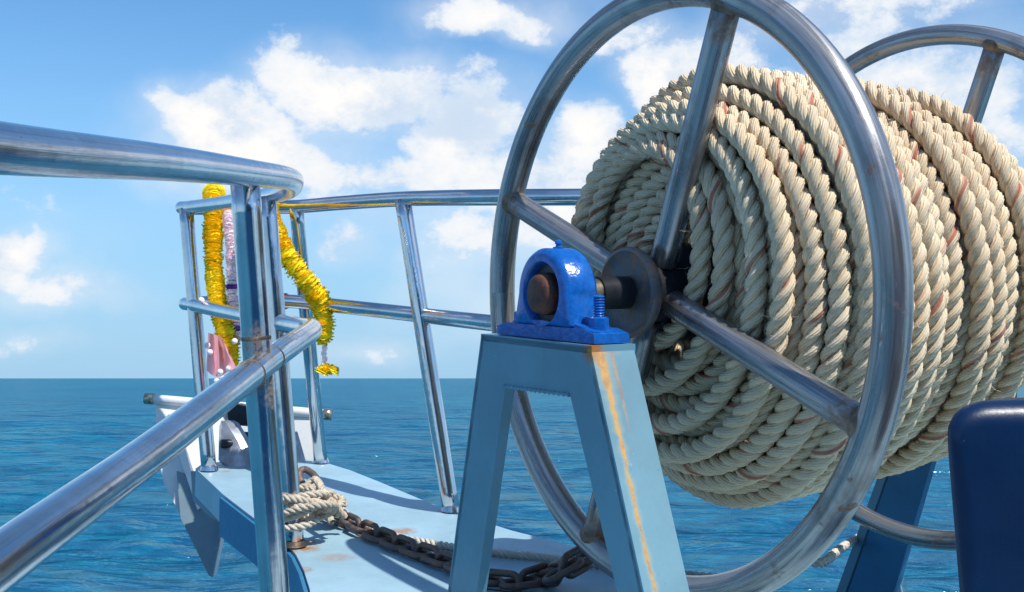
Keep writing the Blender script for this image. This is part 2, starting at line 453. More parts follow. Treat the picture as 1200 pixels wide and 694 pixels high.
M = {}
M['steel'] = mk_steel(); 
M['rope'] = mk_rope('hawser_rope', (0.93, 0.73, 0.49), (0.98, 0.85, 0.64), (0.62, 0.46, 0.29))
M['line'] = mk_rope('deck_rope', (0.92, 0.85, 0.72), (0.95, 0.89, 0.78), (0.75, 0.64, 0.50), fleck=False)
M['dirty_line'] = mk_rope('lashing_rope', (0.82, 0.70, 0.55), (0.92, 0.83, 0.70), (0.55, 0.36, 0.22), fleck=False)
M['bearing'] = mk_plain('glossy_blue_enamel', (0.006, 0.105, 0.42), .2, 0, .22, 60, .5)
M['black'] = mk_plain('black_steel', (0.022, 0.024, 0.032), .38, .3, .3, 40, .2)
M['chain'] = mk_rust('rusty_chain_iron', (0.10, 0.085, 0.085), (0.24, 0.14, 0.10), metal=.5)
M['rust'] = mk_rust('rusted_shaft_end', (0.055, 0.022, 0.018), (0.16, 0.06, 0.035), metal=.2)
M['flange'] = mk_rust('worn_flange', (0.16, 0.16, 0.17), (0.36, 0.21, 0.14), metal=.5, lo=.44, hi=.66)
M['weld'] = mk_rust('weld_tint', (0.17, 0.12, 0.09), (0.34, 0.27, 0.20), metal=.8)
M['white'] = mk_paint('white_anchor_paint', (0.68, 0.68, 0.68), .6, .45, dirt=(.62, .55, .50))
M['fibre'] = mk_plain('rope_fibre', (0.72, 0.60, 0.42), .7, 0, .2, 30, 0)
M['cheek_and_shade'] = mk_paint('grey_blue_paint_and_shade', (0.17, 0.24, 0.29), .5, .4, dirt=(.2, .2, .2))  # paint of the cheek plate, and the shade colour of the lower fluke
M['galv'] = mk_plain('dull_galvanised_steel', (0.30, 0.32, 0.36), .42, .5, .3, 25, .2)
M['red'] = mk_plain('red_tape', (0.45, 0.02, 0.03), .4)
M['brass'] = mk_plain('worn_shaft', (0.50, 0.42, 0.30), .3, .9, .4, 60)

# ------------------------------------------------------------------ reel axes and the deck plane
Cc = (0.2442, 0.0067, 1.961)
HUB = V(Cc)
AX = Vd((0.84872, 0.01344, 0.52867)).normalized()
UU = Vd((-0.52872, 0.0, 0.8488)); UU = (UU - AX * UU.dot(AX)).normalized()
VV = UU.cross(AX).normalized()
if VV.z < 0: VV = -VV
AFT = -UU
RW, LW, PH = 0.5, 0.66775, 1.96018
def RP(t, r, th): return HUB + AX * t + (UU * math.cos(th) + VV * math.sin(th)) * r

dpts = [W(528, 600, 3.1), W(345, 640, 2.6), W(375, 543, 3.46), W(243, 553, 3.6)]
A = np.array([[p.x, p.y, 1] for p in dpts]); bz = np.array([p.z for p in dpts])
co = np.linalg.lstsq(A, bz, rcond=None)[0]
DN = Vector((-co[0], -co[1], 1)).normalized(); D0 = Vector((0, 0, co[2]))
def dk(px, py, h=0.0):
    p = hit(px, py, D0, DN); return p + DN * h
def on_deck(x, y, h=0): return Vector((x, y, co[0] * x + co[1] * y + co[2])) + DN * h

M['wheel'] = mk_wheel([RP(0, .46, PH + i * math.pi / 2) for i in range(4)] + [RP(LW, .46, PH + i * math.pi / 2) for i in (0, 3)])
P2BASE = dk(345, 641); TRP_ = hit(693, 406, HUB + AX * -.240, AX)
M['deck'] = mk_paint('pale_blue_deck_paint', (0.30, 0.46, 0.55), .9, .42,
                     rust_pts=((P2BASE, .075, .9), (dk(352, 668), .035, .6), (dk(395, 653), .05, .45), (dk(472, 622), .045, .8), (dk(262, 552), .03, .5)), dirt=(.22, .34, .38))
M['frame'] = mk_paint('blue_frame_paint', (0.125, 0.275, 0.37), .7, .34, rust_pts=((TRP_, .032, 1.0),), dirt=(.10, .22, .28))
M['frame_face'] = mk_paint('rust_streaked_frame_paint', (0.165, 0.31, 0.39), .8, .36, streak=True, rust_pts=((TRP_, .028, 1.0),), dirt=(.12, .25, .30))
M['navy'] = mk_paint('navy_paint', (0.003, 0.020, 0.068), .2, .35, dirt=(.004, .02, .055))
M['skirt'] = mk_paint('blue_side_paint', (0.03, 0.175, 0.34), .4, .4, dirt=(.02, .12, .24))

# ------------------------------------------------------------------ sea
def build_sea():
    rng = np.random.default_rng(4)
    nr, na = 560, 800
    r = np.r_[0.5, 2.0 * (9000 / 2.0) ** (np.linspace(0, 1, nr - 1) ** 1.0)]
    # denser where the camera can look, full circle all the same
    t = np.linspace(-1, 1, na, endpoint=False)
    ang = np.pi * (0.36 * t + 0.64 * t ** 3)
    Rr, Aa = np.meshgrid(r, ang, indexing='ij')
    X = Rr * np.sin(Aa); Y = Rr * np.cos(Aa); Z = np.zeros_like(X)
    wind = 1.9
    for i in range(80):
        lam = 0.38 * (9 / 0.38) ** (rng.random() ** 1.3)
        th = wind + rng.normal() * 0.75
        kx, ky = 2 * np.pi / lam * np.cos(th), 2 * np.pi / lam * np.sin(th)
        amp = 0.0050 * lam ** 0.85 * (0.6 + 0.8 * rng.random())
        cell = Rr * 0.0150
        fade = np.clip((lam / (cell * 2.6 + 1e-6)) - 0.7, 0, 1)
        ph = kx * X + ky * Y + rng.random() * 6.28 + 0.8 * np.sin(X * .11 * rng.random() + Y * .13 * rng.random() + i)
        Z += amp * fade * (1 - 1.25 * np.abs(np.sin(ph / 2)) ** 1.1 + .35) * 1.25
    Z -= Z[Rr < 60].mean()
    n = nr * na
    idx = np.arange(n).reshape(nr, na)
    a = idx[:-1, :]; b = idx[1:, :]
    f = np.stack([a, np.roll(a, -1, 1), np.roll(b, -1, 1), b], -1).reshape(-1, 4)
    me = np_mesh('sea', np.stack([X, Y, Z], -1).reshape(-1, 3), f[:, ::-1])
    m, q, b_ = mat('sea_water')
    geo = q.new('ShaderNodeNewGeometry').outputs['Position']
    def wv(sc, det, rot, st=1.7):
        mp = q.new('ShaderNodeMapping', {'Vector': geo, 'Rotation': (0, 0, rot), 'Scale': (1, st, 1)})
        return q.noise(mp.outputs[0], sc, det, .55, .35).outputs[0]
    hs = None
    for (sc, det, rot, am) in [(5.5, 3, .2, .022), (1.6, 3, -.15, .20), (.55, 3, .1, .55), (.17, 3, -.1, 1.5), (.05, 3, .05, 4.0)]:
        h_ = q.m('MULTIPLY', wv(sc, det, rot), am); hs = h_ if hs is None else q.m('ADD', hs, h_)
    n3 = q.noise(q.vm('MULTIPLY', geo, (.03, .012, 1)), 1.0, 4, .6).outputs[0]
    c = q.mix(q.rng(n3, .35, .65), (0.001, 0.120, 0.205), (0.003, 0.180, 0.270))
    pt = q.rng(q.m('ADD', q.m('MULTIPLY', wv(1.1, 3, -.15, 2.2), .6), q.m('MULTIPLY', wv(.3, 3, .1, 2.4), .4)), .42, .60)
    c = q.mix(pt, q.mix(.75, c, (0.0, 0.040, 0.11)), c)  # light and dark of the ripples put into the water colour as noise patches
    bn = q.new('ShaderNodeBump', {'Strength': 1.0, 'Distance': 1.0, 'Height': hs}).outputs[0]
    df = q.new('ShaderNodeBsdfDiffuse', {'Color': c, 'Normal': bn}); gl = q.new('ShaderNodeBsdfGlossy', {'Color': (.58, .90, 1), 'Roughness': .14, 'Normal': bn})
    fr = q.new('ShaderNodeFresnel', {'IOR': 1.33, 'Normal': bn}).outputs[0]
    ms = q.new('ShaderNodeMixShader'); q.l.new(q.m('MINIMUM', q.m('MULTIPLY', fr, 1.0), .36), ms.inputs[0])
    q.l.new(df.outputs[0], ms.inputs[1]); q.l.new(gl.outputs[0], ms.inputs[2]); q.n.remove(b_)
    q.l.new(ms.outputs[0], q.n['Material Output'].inputs[0])
    o = link('sea', me, m); tag(o, 'blue green rippled open sea reaching the horizon', 'sea', kind='structure')
build_sea()

# ------------------------------------------------------------------ deck (bow platform and foredeck behind it)
out_px = [(229, 549), (262, 580), (300, 609), (335, 636), (347, 650), (356, 668), (363, 690), (367, 715), (369, 760), (371, 900)]
left = [dk(*p) for p in out_px]
right = [dk(*p) for p in [(377, 541), (410, 551), (450, 567), (490, 584), (530, 600), (600, 622), (700, 647), (800, 672), (880, 692), (960, 706), (1100, 722), (1300, 740)]]
front = [dk(235, 545), dk(258, 541), dk(320, 538), dk(370, 538)]
poly = left[::-1] + front + right + [on_deck(1.9, 1.2), on_deck(1.9, .9), on_deck(-.30, .9)]
bm = prism(poly, -DN * 0.085)
deck = bm_obj('deck', bm, M['deck'], None, True, .006, 2)
tag(deck, 'pale blue painted steel bow deck with rust spots', 'deck', kind='structure')
# dark skirt plate along the port edge, following the deck outline
bm = bmesh.new()
prev = None
ctr = sum(left, Vector()) / len(left)
for i, p in enumerate(left):
    if i == 0: continue
    t_ = (left[min(i + 1, len(left) - 1)] - left[max(i - 1, 0)]).normalized(); o_ = t_.cross(DN).normalized()
    if o_.x > 0: o_ = -o_
    top = p + o_ * .003 - DN * .006; h = .105 if i < 2 else .098
    cur = [bm.verts.new(x) for x in (top, top + o_ * .008, top + o_ * .008 - DN * h, top - DN * h)]
    if prev:
        for a_ in range(4): bm.faces.new((prev[a_], prev[(a_ + 1) % 4], cur[(a_ + 1) % 4], cur[a_]))
    else: bm.faces.new(cur)
    prev = cur
bm.faces.new(prev[::-1])
bm_obj('skirt_plate', bm, M['skirt'], deck, True)
# hull flank under the platform and the working deck where the photographer stands
hull = prism([Vector(p) for p in [(-.47, -3.0, 1.62), (-.47, 1.0, 1.62), (-.1, 1.45, 1.62), (.9, 1.75, 1.62), (2.3, 1.2, 1.62), (2.6, -3.0, 1.62)]], Vector((0, 0, -.12)))
wdk = bm_obj('working_deck', hull, M['deck'], None, True, .006)
tag(wdk, 'pale blue working deck behind the bow where the photographer stands', 'deck', kind='structure')
hp = prism([Vector(p) for p in [(-.45, -3.0, 1.49), (-.45, 1.0, 1.49), (-.1, 1.42, 1.49), (.4, 1.7, 1.49), (.9, 1.72, 1.49), (2.25, 1.17, 1.49), (2.55, -3.0, 1.49)]], Vector((0, 0, -2.2)))
bm_obj('hull', hp, M['skirt'], wdk, True)
# stem knee carrying the platform
kn = [on_deck(-.05, 2.9, -.11), on_deck(.3, 1.4, -.11), on_deck(.3, 1.4, -.8), on_deck(.1, 1.6, -.8)]
bm_obj('stem_knee', prism(kn, Vector((.25, .1, 0))), M['skirt'], deck, True)

# ------------------------------------------------------------------ unseen cabin behind the photographer, added to block sky light
wh = thing('sky_blocker_cabin', Vector((1.6, -1.6, 1.62)), 'unseen dark blue cabin with a row of windows, added aft of the bow deck to block sky light', 'sky_blocker_cabin')
def box(a, b):
    return prism([Vector((a[0], a[1], a[2])), Vector((b[0], a[1], a[2])), Vector((b[0], b[1], a[2])), Vector((a[0], b[1], a[2]))], Vector((0, 0, b[2] - a[2])))
bm_obj('blocker_wall', box((-.75, -3.4, 1.62), (4.2, -1.5, 4.05)), M['skirt'], wh, True, .01)
bm_obj('blocker_roof', box((-.95, -3.6, 4.05), (4.4, -1.2, 4.13)), M['navy'], wh, True, .01)
M['glass'] = mk_plain('dark_window_glass', (.01, .014, .018), .06, 0, .1, 5, 0)
for i in range(5):
    x0 = -.5 + i * .95
    fr = bm_obj('window', box((x0, -1.498, 3.0), (x0 + .8, -1.47, 3.75)), M['navy'], wh, True, .01)
    bm_obj('pane', box((x0 + .05, -1.469, 3.05), (x0 + .75, -1.460, 3.70)), M['glass'], fr, True)

# ------------------------------------------------------------------ railing
rail = thing('bow_railing', P2BASE, 'polished stainless steel tube railing with two rails around the narrow bow', 'railing')
RT = .0205
top = [V((-.385, .045, .15)), V((-.387, .083, .5)), W(0, 174, .87), V((-.388, .150, 1.3)), W(294, 203, 1.72), V((-.398, .209, 2.05)), W(343, 216, 2.27), W(338, 222, 2.45), W(316, 229, 2.75), W(262, 238, 3.25),
       W(222, 243, 3.60), W(213, 243.5, 3.68), W(221, 244.5, 3.72), W(262, 244, 3.66), W(320, 243, 3.5), W(352, 242, 3.44), W(400, 238, 3.32), W(478, 233, 3.12), W(570, 231.5, 2.86), W(690, 231, 2.76), W(820, 230, 2.74), W(960, 229, 2.8)]
mid = [V((-.372, -.245, .35)), V((-.374, -.222, .6)), W(8, 652, .84), V((-.377, -.163, 1.2)), W(305, 430, 1.72), W(340, 405, 1.98), W(361, 391, 2.22), W(365, 385, 2.36), W(352, 383, 2.50), W(322, 377, 2.72), W(262, 365, 3.25),
       W(224, 357, 3.60), W(217, 356, 3.68), W(225, 355, 3.72), W(262, 354, 3.66), W(325, 353, 3.5), W(352, 354, 3.44), W(400, 359, 3.32), W(486, 368.5, 3.12), W(570, 378, 2.86), W(690, 391, 2.76), W(820, 405, 2.74), W(960, 420, 2.8)]
tube('top_rail', resample(catmull(top, 16), .018), RT, M['steel'], rail, 32)
tube('middle_rail', resample(catmull(mid, 16), .018), RT, M['steel'], rail, 32)
def post(a, b, r, weld_top=True, base=True):
    o = tube('post', resample(np.array([a, b], float), .05), r, M['steel'], rail, 28)
    d = (b - a).normalized()
    if base:
        bm = lathe(b, -DN, [(-.004, 0), (-.004, r * 1.25), (-.009, r * 1.16), (-.016, r * 1.01), (-.016, 0)], 24)
        bm_obj('weld', bm, M['weld'] if b == P2BASE else M['steel'], o, True)
    return o
pP = post(W(287, 212, 1.74), W(328, 780, 1.76), .0222, base=False)
p2 = post(W(312, 232, 2.70), P2BASE, .0225)
l1 = post(W(218, 245, 3.62), dk(245, 552), .0225)
r1 = post(W(347, 243, 3.45), dk(376, 543), .0215)
r2 = post(W(472, 235, 3.13), dk(529, 600), .0225)
PA_, PB_ = W(287, 212, 1.74), W(328, 780, 1.76)
for (c, d, rr) in [(PA_.lerp(PB_, .322), (W(328, 780, 1.76) - W(287, 212, 1.74)), .0228), (PA_.lerp(PB_, .372), (W(328, 780, 1.76) - W(287, 212, 1.74)), .0232)]:
    bm = lathe(c, d, [(-.004, .0218), (-.0025, rr - .0004), (0, rr), (.0025, rr - .0004), (.004, .0218)], 28)
    bm_obj('weld', bm, M['weld'], pP, True)
mp = resample(catmull(mid, 16), .018)
for pxx in (1.66, 1.80):
    i = int(np.argmin(abs(np.array([(Vector(p) - EYE).y for p in mp[:len(mp) // 3]]) - pxx)))
    d = Vector(mp[i + 1] - mp[i]); bm = lathe(Vector(mp[i]), d, [(-.004, .0200), (-.002, .0212), (0, .0217), (.002, .0212), (.004, .0200)], 28)
    bm_obj('weld', bm, M['weld'], rail, True)
# red tape band where the middle rail meets the inner post
i = int(np.argmin([(Vector(p) - W(333, 353, 3.5)).length for p in mp]))
bm = lathe(Vector(mp[i]), Vector(mp[i + 1] - mp[i]), [(-.02, .0205), (-.02, .0245), (.02, .0245), (.02, .0205)], 24)
bm_obj('tape_band', bm, M['red'], rail, True)

# ------------------------------------------------------------------ reel: two wheels on one shaft
reel = thing('rope_reel', HUB, 'large steel tube spoked reel carrying the coiled hawser beside the blue stand', 'rope reel')
def circle(t, r, n=140): return [RP(t, r, i * 2 * math.pi / n) for i in range(n)]
for (t0, tr, sr) in ((0, .0262, .0232), (LW, .0195, .0195)):
    tube('rim', circle(t0, RW), tr, M['wheel'], reel, 28, closed=True)
    for i in range(4):
        th = PH + i * math.pi / 2
        a = RP(t0, .05, th); b = RP(t0, RW - tr * .75, th)
        o = tube('spoke', resample(np.array([a, b], float), .04), sr, M['wheel'], reel, 24)
        d = (b - a).normalized()
        bm = lathe(b, d, [(-.008, sr * .98), (-.002, sr * 1.13), (.006, sr * 1.24), (.012, sr * 1.1)], 24)
        bm_obj('weld', bm, M['weld'], o, True)
bm_obj('hub', lathe(HUB, AX, [(-.035, 0), (-.035, .052), (.04, .052), (.04, 0)], 40), M['black'], reel, True)
bm_obj('flange', lathe(HUB, AX, [(-.058, 0), (-.058, .052), (-.062, .066), (-.067, .070), (-.065, .075), (-.060, .077), (-.050, .076), (-.042, .070), (-.034, .05), (-.034, 0)], 44), M['flange'], reel, True)
bm_obj('shaft', lathe(HUB, AX, [(-.21, 0), (-.21, .0235), (-.05, .0235), (-.05, 0)], 32), M['brass'], reel, True)
bm_obj('shaft_sleeve', lathe(HUB, AX, [(-.125, .0236), (-.125, .0275), (-.062, .0275), (-.062, .0236)], 32), M['black'], reel, True)
bm_obj('drum', lathe(HUB, AX, [(.03, 0), (.03, .085), (LW - .02, .085), (LW - .02, 0)], 40), M['black'], reel, True)
bm_obj('hub', lathe(HUB + AX * LW, AX, [(-.04, 0), (-.04, .06), (.03, .06), (.03, .026), (.25, .026), (.25, 0)], 32), M['wheel'], reel, True)

# ------------------------------------------------------------------ the coil
coil = thing('rope_coil', HUB + AX * .3 - VV * .38, 'thick cream three strand hawser with red flecks wound in many turns on the steel reel', 'rope')
RR, LAY = .0185, .088
rnd = random.Random(7); PATHS = []
def wrap(prof_t, prof_r, A=0.0, ph=0.0, dr=0.0, ph2=0.0, Rk=RR, squash=0.0, B3=0.0, ph3=0.0, shift=(0, 0)):
    n = 260; P = []; N = []
    for i in range(n):
        th = 2 * math.pi * i / n
        t = prof_t + A * math.sin(th + ph) + B3 * math.sin(2 * th + ph3)
        r = prof_r + dr * math.sin(th + ph2) + .35 * dr * math.sin(3 * th + ph)
        e = UU * math.cos(th) + VV * math.sin(th)
        P.append(HUB + AX * t + VV * (.004 + .035 * t) + e * r + UU * shift[0] + VV * shift[1]); N.append(e)
    PATHS.append((np.array(P, float), Rk))
    me = rope_mesh('rope_turn', np.array(P, float), Rk, LAY * rnd.uniform(.95, 1.06), True, normals=np.array(N, float), phase=rnd.random() * 6.28)
    return link('rope_turn', me, M['rope'], coil)
prof = catmull([(.060, .135, 0), (.062, .20, 0), (.066, .26, 0), (.074, .305, 0), (.094, .334, 0)], 30)
prof = resample(prof, RR * 1.96)
nP = len(prof)
for i, (t0, r0, _) in enumerate(prof):
    wrap(t0, r0, A=.012, ph=1.0 + i * .12, dr=.0025, ph2=.6 + i * .2, B3=.003, ph3=i * .3)
tt = .131; i = 0
while tt < .635:                       # base layer along the drum
    f_ = (tt - .13) / .5
    wrap(tt, .343 - .030 * f_, A=.010 + .006 * math.sin(tt * 9), ph=1.0 + f_ * 1.2, dr=.0025, ph2=2 + f_ * 3, B3=.002, ph3=f_ * 5)
    tt += RR * 2.03; i += 1
for i in range(5):                     # upper layer near the front, laid slightly slantwise
    wrap(.130 + i * RR * 2.06,   .369 - .0015 * i, A=.026 + .003 * i, ph=2.2 + .08 * i, dr=.004, ph2=2.2, B3=.002, ph3=2)
for (t0, r0, A_, ph_) in [(.405, .3615, .040, 2.5), (.444, .3600, .044, 2.55), (.560, .3500, .030, 2.1)]:
    wrap(t0, r0, A_, ph_, .003, 2.0)
# second layer below, seen in the gaps
for i in range(11):
    wrap(.115 + i * .048, .306 - .003 * i, A=.01, ph=i, dr=.003, ph2=i * 2)
for i in range(4):
    wrap(.10, .15 + i * .05, A=.008, ph=i * 1.3, dr=.004, ph2=i)
# loose turns lying over the front face on the forward side
for (t0, r0, A_, ph_, sh) in [(.036, .262, .014, 1.2, (.035, .03)), (.030, .215, .014, .7, (.060, .05)), (.040, .295, .014, 1.0, (.016, .016)), (.030, .170, .016, 1.4, (.06, .080))]:
    wrap(t0, r0, A_, ph_, .006, 2.0, shift=sh)

# stray fibres standing off the rope
def fuzz(paths, n, name, parent):
    rg = np.random.default_rng(5); vs = []; fs = []
    for _ in range(n):
        P, Rk = paths[rg.integers(len(paths))]; j = rg.integers(len(P)); p = P[j]; t = P[(j + 1) % len(P)] - p; t /= np.linalg.norm(t) + 1e-9
        o = rg.normal(size=3); o -= t * o.dot(t); o /= np.linalg.norm(o)
        q0 = p + o * Rk * .93; d = o * rg.uniform(.25, .8) + t * rg.normal() * 1.0 + rg.normal(size=3) * .3; d /= np.linalg.norm(d)
        Ln = rg.uniform(.006, .017); w = np.cross(d, o); w /= np.linalg.norm(w) + 1e-9; w *= .00028
        q1 = q0 + d * Ln * .5; q2 = q0 + d * Ln + rg.normal(size=3) * .003; b = len(vs)
        vs += [q0 - w, q0 + w, q1 + w, q1 - w, q2 + w * .4, q2 - w * .4]; fs += [(b, b + 1, b + 2, b + 3), (b + 3, b + 2, b + 4, b + 5)]
    o = link(name, np_mesh(name, vs, np.array(fs)), M['fibre'], parent); o['kind'] = 'stuff'
fuzz(PATHS, 9000, 'loose_fibres', coil)

# ------------------------------------------------------------------ front stand
T0 = -.240
FP = HUB + AX * T0
sup = thing('reel_stand', hit(650, 900, FP, AX), 'pale blue steel trapezoid stand with an orange rust streak under the blue bearing', 'stand')
def fp(px, py): return hit(px, py, FP, AX)
zdn = 1.0
outer = [fp(565, 393), fp(690, 407)]
def ext(a, b, y2):  # continue pixel line a-b down to y2
    s = (y2 - a[1]) / (b[1] - a[1]); return (a[0] + (b[0] - a[0]) * s, y2)
YB = 905
LO = ext((565, 393), (526, 692), YB); RO = ext((690, 407), (752, 692), YB); LI = ext((592, 453), (559, 692), YB); RI = ext((668, 462), (723, 692), YB)
webp = [fp(565, 393), fp(690, 407), fp(*RO), fp(*RI), fp(668, 463), fp(592, 453), fp(*LI), fp(*LO)]
bm_obj('web_plate', prism(webp, AX * .020), M['frame'], sup, True, .004, 3)
# outer flange on the aft side, UV mapped so that the rust runs down it
TRp, ROp = fp(690.6, 407), fp(RO[0] + .6, YB)
wf = .080
def flange(pa, pb, depth, thick_dir, name, material, start=0.0):
    n = 24; vs = []; fs = []; uvs = []
    L = (pb - pa).length
    offs = [(0, 0), (.008, 0), (.9, 0), (1, 0), (1, .011), (0, .011)]
    bm = bmesh.new(); uvl = bm.loops.layers.uv.new('UVMap')
    rows = []
    for i in range(n + 1):
        c = pa.lerp(pb, i / n); rows.append([bm.verts.new(c + AX * (start + depth * o[0]) - thick_dir * o[1]) for o in offs])
    for i in range(n):
        for j in range(len(offs)):
            j2 = (j + 1) % len(offs)
            f = bm.faces.new((rows[i][j], rows[i][j2], rows[i + 1][j2], rows[i + 1][j]))
            uu = [(offs[j][0], i), (offs[j2][0], i), (offs[j2][0], i + 1), (offs[j][0], i + 1)]
            for lp, (a, b) in zip(f.loops, uu): lp[uvl].uv = (a, b / n * L)
    bm.faces.new(rows[0]); bm.faces.new(rows[-1][::-1])
    return bm_obj(name, bm, material, sup, True)
for (pa_, pb_) in ((fp(668, 463), fp(592, 453)),):
    pts_ = resample(np.array([pa_ - AX * .0005, pb_ - AX * .0005], float), .004); rr_ = [.0028 + .0012 * math.sin(q_ * 1.9) for q_ in range(len(pts_))]
    tube('weld', pts_, rr_, M['frame'], sup, 8)
legdir = (ROp - TRp).normalized(); outw = AFT - legdir * AFT.dot(legdir); outw.normalize()
flange(TRp + outw * .003, ROp + outw * .003, wf, outw, 'side_flange', M['frame_face'])
TLp, LOp = fp(565, 393), fp(*LO)
ld = (LOp - TLp).normalized(); ow = UU - ld * UU.dot(ld); ow.normalize()
flange(TLp + ow * .003, LOp + ow * .003, .03, ow, 'side_flange', M['frame'])
td = (TRp - TLp).normalized(); tn = td.cross(AX).normalized()
if tn.z < 0: tn = -tn
tp = [TLp + tn * .0025 - td * .004, TRp + tn * .0025 + td * .006, TRp + tn * .0025 + td * .006 + AX * .082, TLp + tn * .0025 - td * .004 + AX * .082]
bm_obj('top_plate', prism(tp, -tn * .012), M['frame'], sup, True, .003, 2)

# ------------------------------------------------------------------ pillow block bearing
bx = AX.copy(); by = (TRp - TLp); by = (by - bx * by.dot(bx)).normalized(); bzv = bx.cross(by)
if bzv.z < 0: bzv = -bzv
AXP = HUB + AX * (-.200)                       # shaft centre inside the housing
topz = ((TLp + TRp) * .5 + tn * .003 - AXP).dot(bzv)   # height of the top plate below the shaft centre
def BP(a, z, n_): return AXP + by * a + bzv * z + bx * n_
brg = thing('bearing_block', BP(0, topz, 0), 'glossy bright blue pillow block bearing bolted on top of the pale blue stand', 'bearing')
H0, RB, NB0, NB1 = topz, .073, -.034, .030
b0 = H0 + .001
bmb = bmesh.new()
bw = .140
prism([BP(-bw, b0, -.030), BP(bw, b0, -.030), BP(bw, b0 + .014, -.030), BP(bw * .80, b0 + .021, -.030), BP(-bw * .80, b0 + .021, -.030), BP(-bw, b0 + .014, -.030)], bx * .066, bmb)
bm_obj('base', bmb, M['bearing'], brg, True, .004, 3)
# arched housing with a bore
def arch(r, foot):
    pts = []
    for i in range(41):
        a = math.pi * (1.0 - i / 40) ; pts.append((r * math.cos(a), r * math.sin(a)))
    pts.append((foot, b0 + .02)); pts.insert(0, (-foot, b0 + .02)); return pts
bore = [(.052 * math.cos(a), .047 * math.sin(a)) for a in np.linspace(math.pi, -math.pi, 64, endpoint=False)]
bm = bmesh.new()
ar = arch(RB, RB + .012)
# outline resampled by angle so each outline point pairs with a bore point
def out_at(a):
    d = (math.cos(a), math.sin(a)); best = None
    pts = ar + [ar[0]]
    for (x1, y1), (x2, y2) in zip(pts, pts[1:]):
        ex, ey = x2 - x1, y2 - y1; den = d[0] * ey - d[1] * ex
        if abs(den) < 1e-9: continue
        s = (x1 * ey - y1 * ex) / den; u_ = (x1 * d[1] - y1 * d[0]) / den
        if s > 0 and -1e-6 <= u_ <= 1 + 1e-6: best = s if best is None else max(best, s)
    return best
NS = 96
ringsB = []
levels = [(NB0 + .016, 0, .046), (NB0 + .004, 0, .049), (NB0, 0, .052), (NB0, 1, -.010), (NB0 + .003, 1, -.004), (NB0 + .009, 1, 0), (NB1 - .009, 1, 0), (NB1 - .002, 1, -.006), (NB1, 1, -.014), (NB1, 0, .025)]
for (nn_, kind, val) in levels:
    rg = []
    for i in range(NS):
        a = 2 * math.pi * i / NS
        r_ = val if kind == 0 else out_at(a) + val
        rg.append(bm.verts.new(BP(r_ * math.cos(a), r_ * math.sin(a), nn_)))
    ringsB.append(rg)
for A_, B_ in zip(ringsB, ringsB[1:]):
    for i in range(NS): bm.faces.new((A_[i], A_[(i + 1) % NS], B_[(i + 1) % NS], B_[i]))
bm_obj('housing', bm, M['bearing'], brg, True)
bm_obj('bore_seal', lathe(AXP, bx, [(NB0 + .014, 0), (NB0 + .014, .0485), (NB0 + .02, .0485)], 40), M['black'], brg, True)
bm_obj('shaft_end', lathe(AXP + by * .002, bx, [(NB0 - .012, 0), (NB0 - .012, .024), (NB0 - .008, .030), (NB0 + .004, .034), (NB0 + .013, .034)], 36), M['rust'], brg, True)
bm_obj('grease_nipple', lathe(BP(.0, RB - .002, 0), bzv, [(0, .009), (.004, .009), (.004, .005), (.008, .004), (.009, .006), (.013, .0055), (.016, .002), (.016, 0)], 18), M['bearing'], brg, True)
for sgn in (-1, 1):
    c = BP(sgn * .108, b0 + .018, .002)
    bm_obj('washer', lathe(c, bzv, [(0, 0), (0, .019), (.005, .019), (.005, 0)], 24), M['bearing'], brg, True)
    bm_obj('nut', lathe(c + bzv * .005, bzv, [(0, 0), (0, .0155), (.014, .0155), (.016, .013), (.016, 0)], 6), M['bearing'], brg, True)
    pr = [(.015, 0)]
    for i in range(9): pr += [(.018 + i * .0042, .0092), (.020 + i * .0042, .0075)]
    pr += [(.018 + 9 * .0042, 0)]
    if sgn < 0: pr = pr[:9] + [(pr[8][0] + .001, 0)]
    bm_obj('stud', lathe(c, bzv, pr, 20), M['bearing'], brg, True)
# raised boss panel on the aft foot
bm_obj('foot_boss', prism([BP(.062, b0 + .020, -.026), BP(.132, b0 + .0135, -.026), BP(.132, b0 + .0175, -.026), BP(.082, b0 + .028, -.026), BP(.062, b0 + .03, -.026)], bx * .05), M['bearing'], brg, True, .003)

# ------------------------------------------------------------------ far stand
FP2 = HUB + AX * (LW + .16)
def fq(px, py): return hit(px, py, FP2, AX)
sup2 = thing('far_reel_stand', fq(1000, 760), 'dark blue slanting stand leg behind the lower edge of the rope coil', 'stand')
bm_obj('leg', prism([fq(1062, 500), fq(1104, 500), fq(1020, 790), fq(960, 790)], AX * .016), M['skirt'], sup2, True, .004)
bm_obj('leg_flange', prism([fq(1050, 500), fq(1059, 500), fq(957, 790), fq(945, 790)], AX * .012 - UU * .002), M['frame'], sup2, True, .002)
bm_obj('leg', prism([fq(1150, 500), fq(1190, 500), fq(1290, 860), fq(1240, 860)], AX * .07), M['frame'], sup2, True, .004)
bm_obj('crossbar', prism([fq(1050, 330), fq(1190, 330), fq(1192, 497), fq(1050, 497)], AX * .06), M['frame'], sup2, True, .004)
st = thing('deck_stanchion', W(1060, 760, 2.75), 'short slanting grey steel tube behind the foot of the dark far stand', 'post')
tube('tube', resample(np.array([W(1036, 610, 2.75), W(1072, 790, 2.75)], float), .05), .021, M['steel'], st, 20)

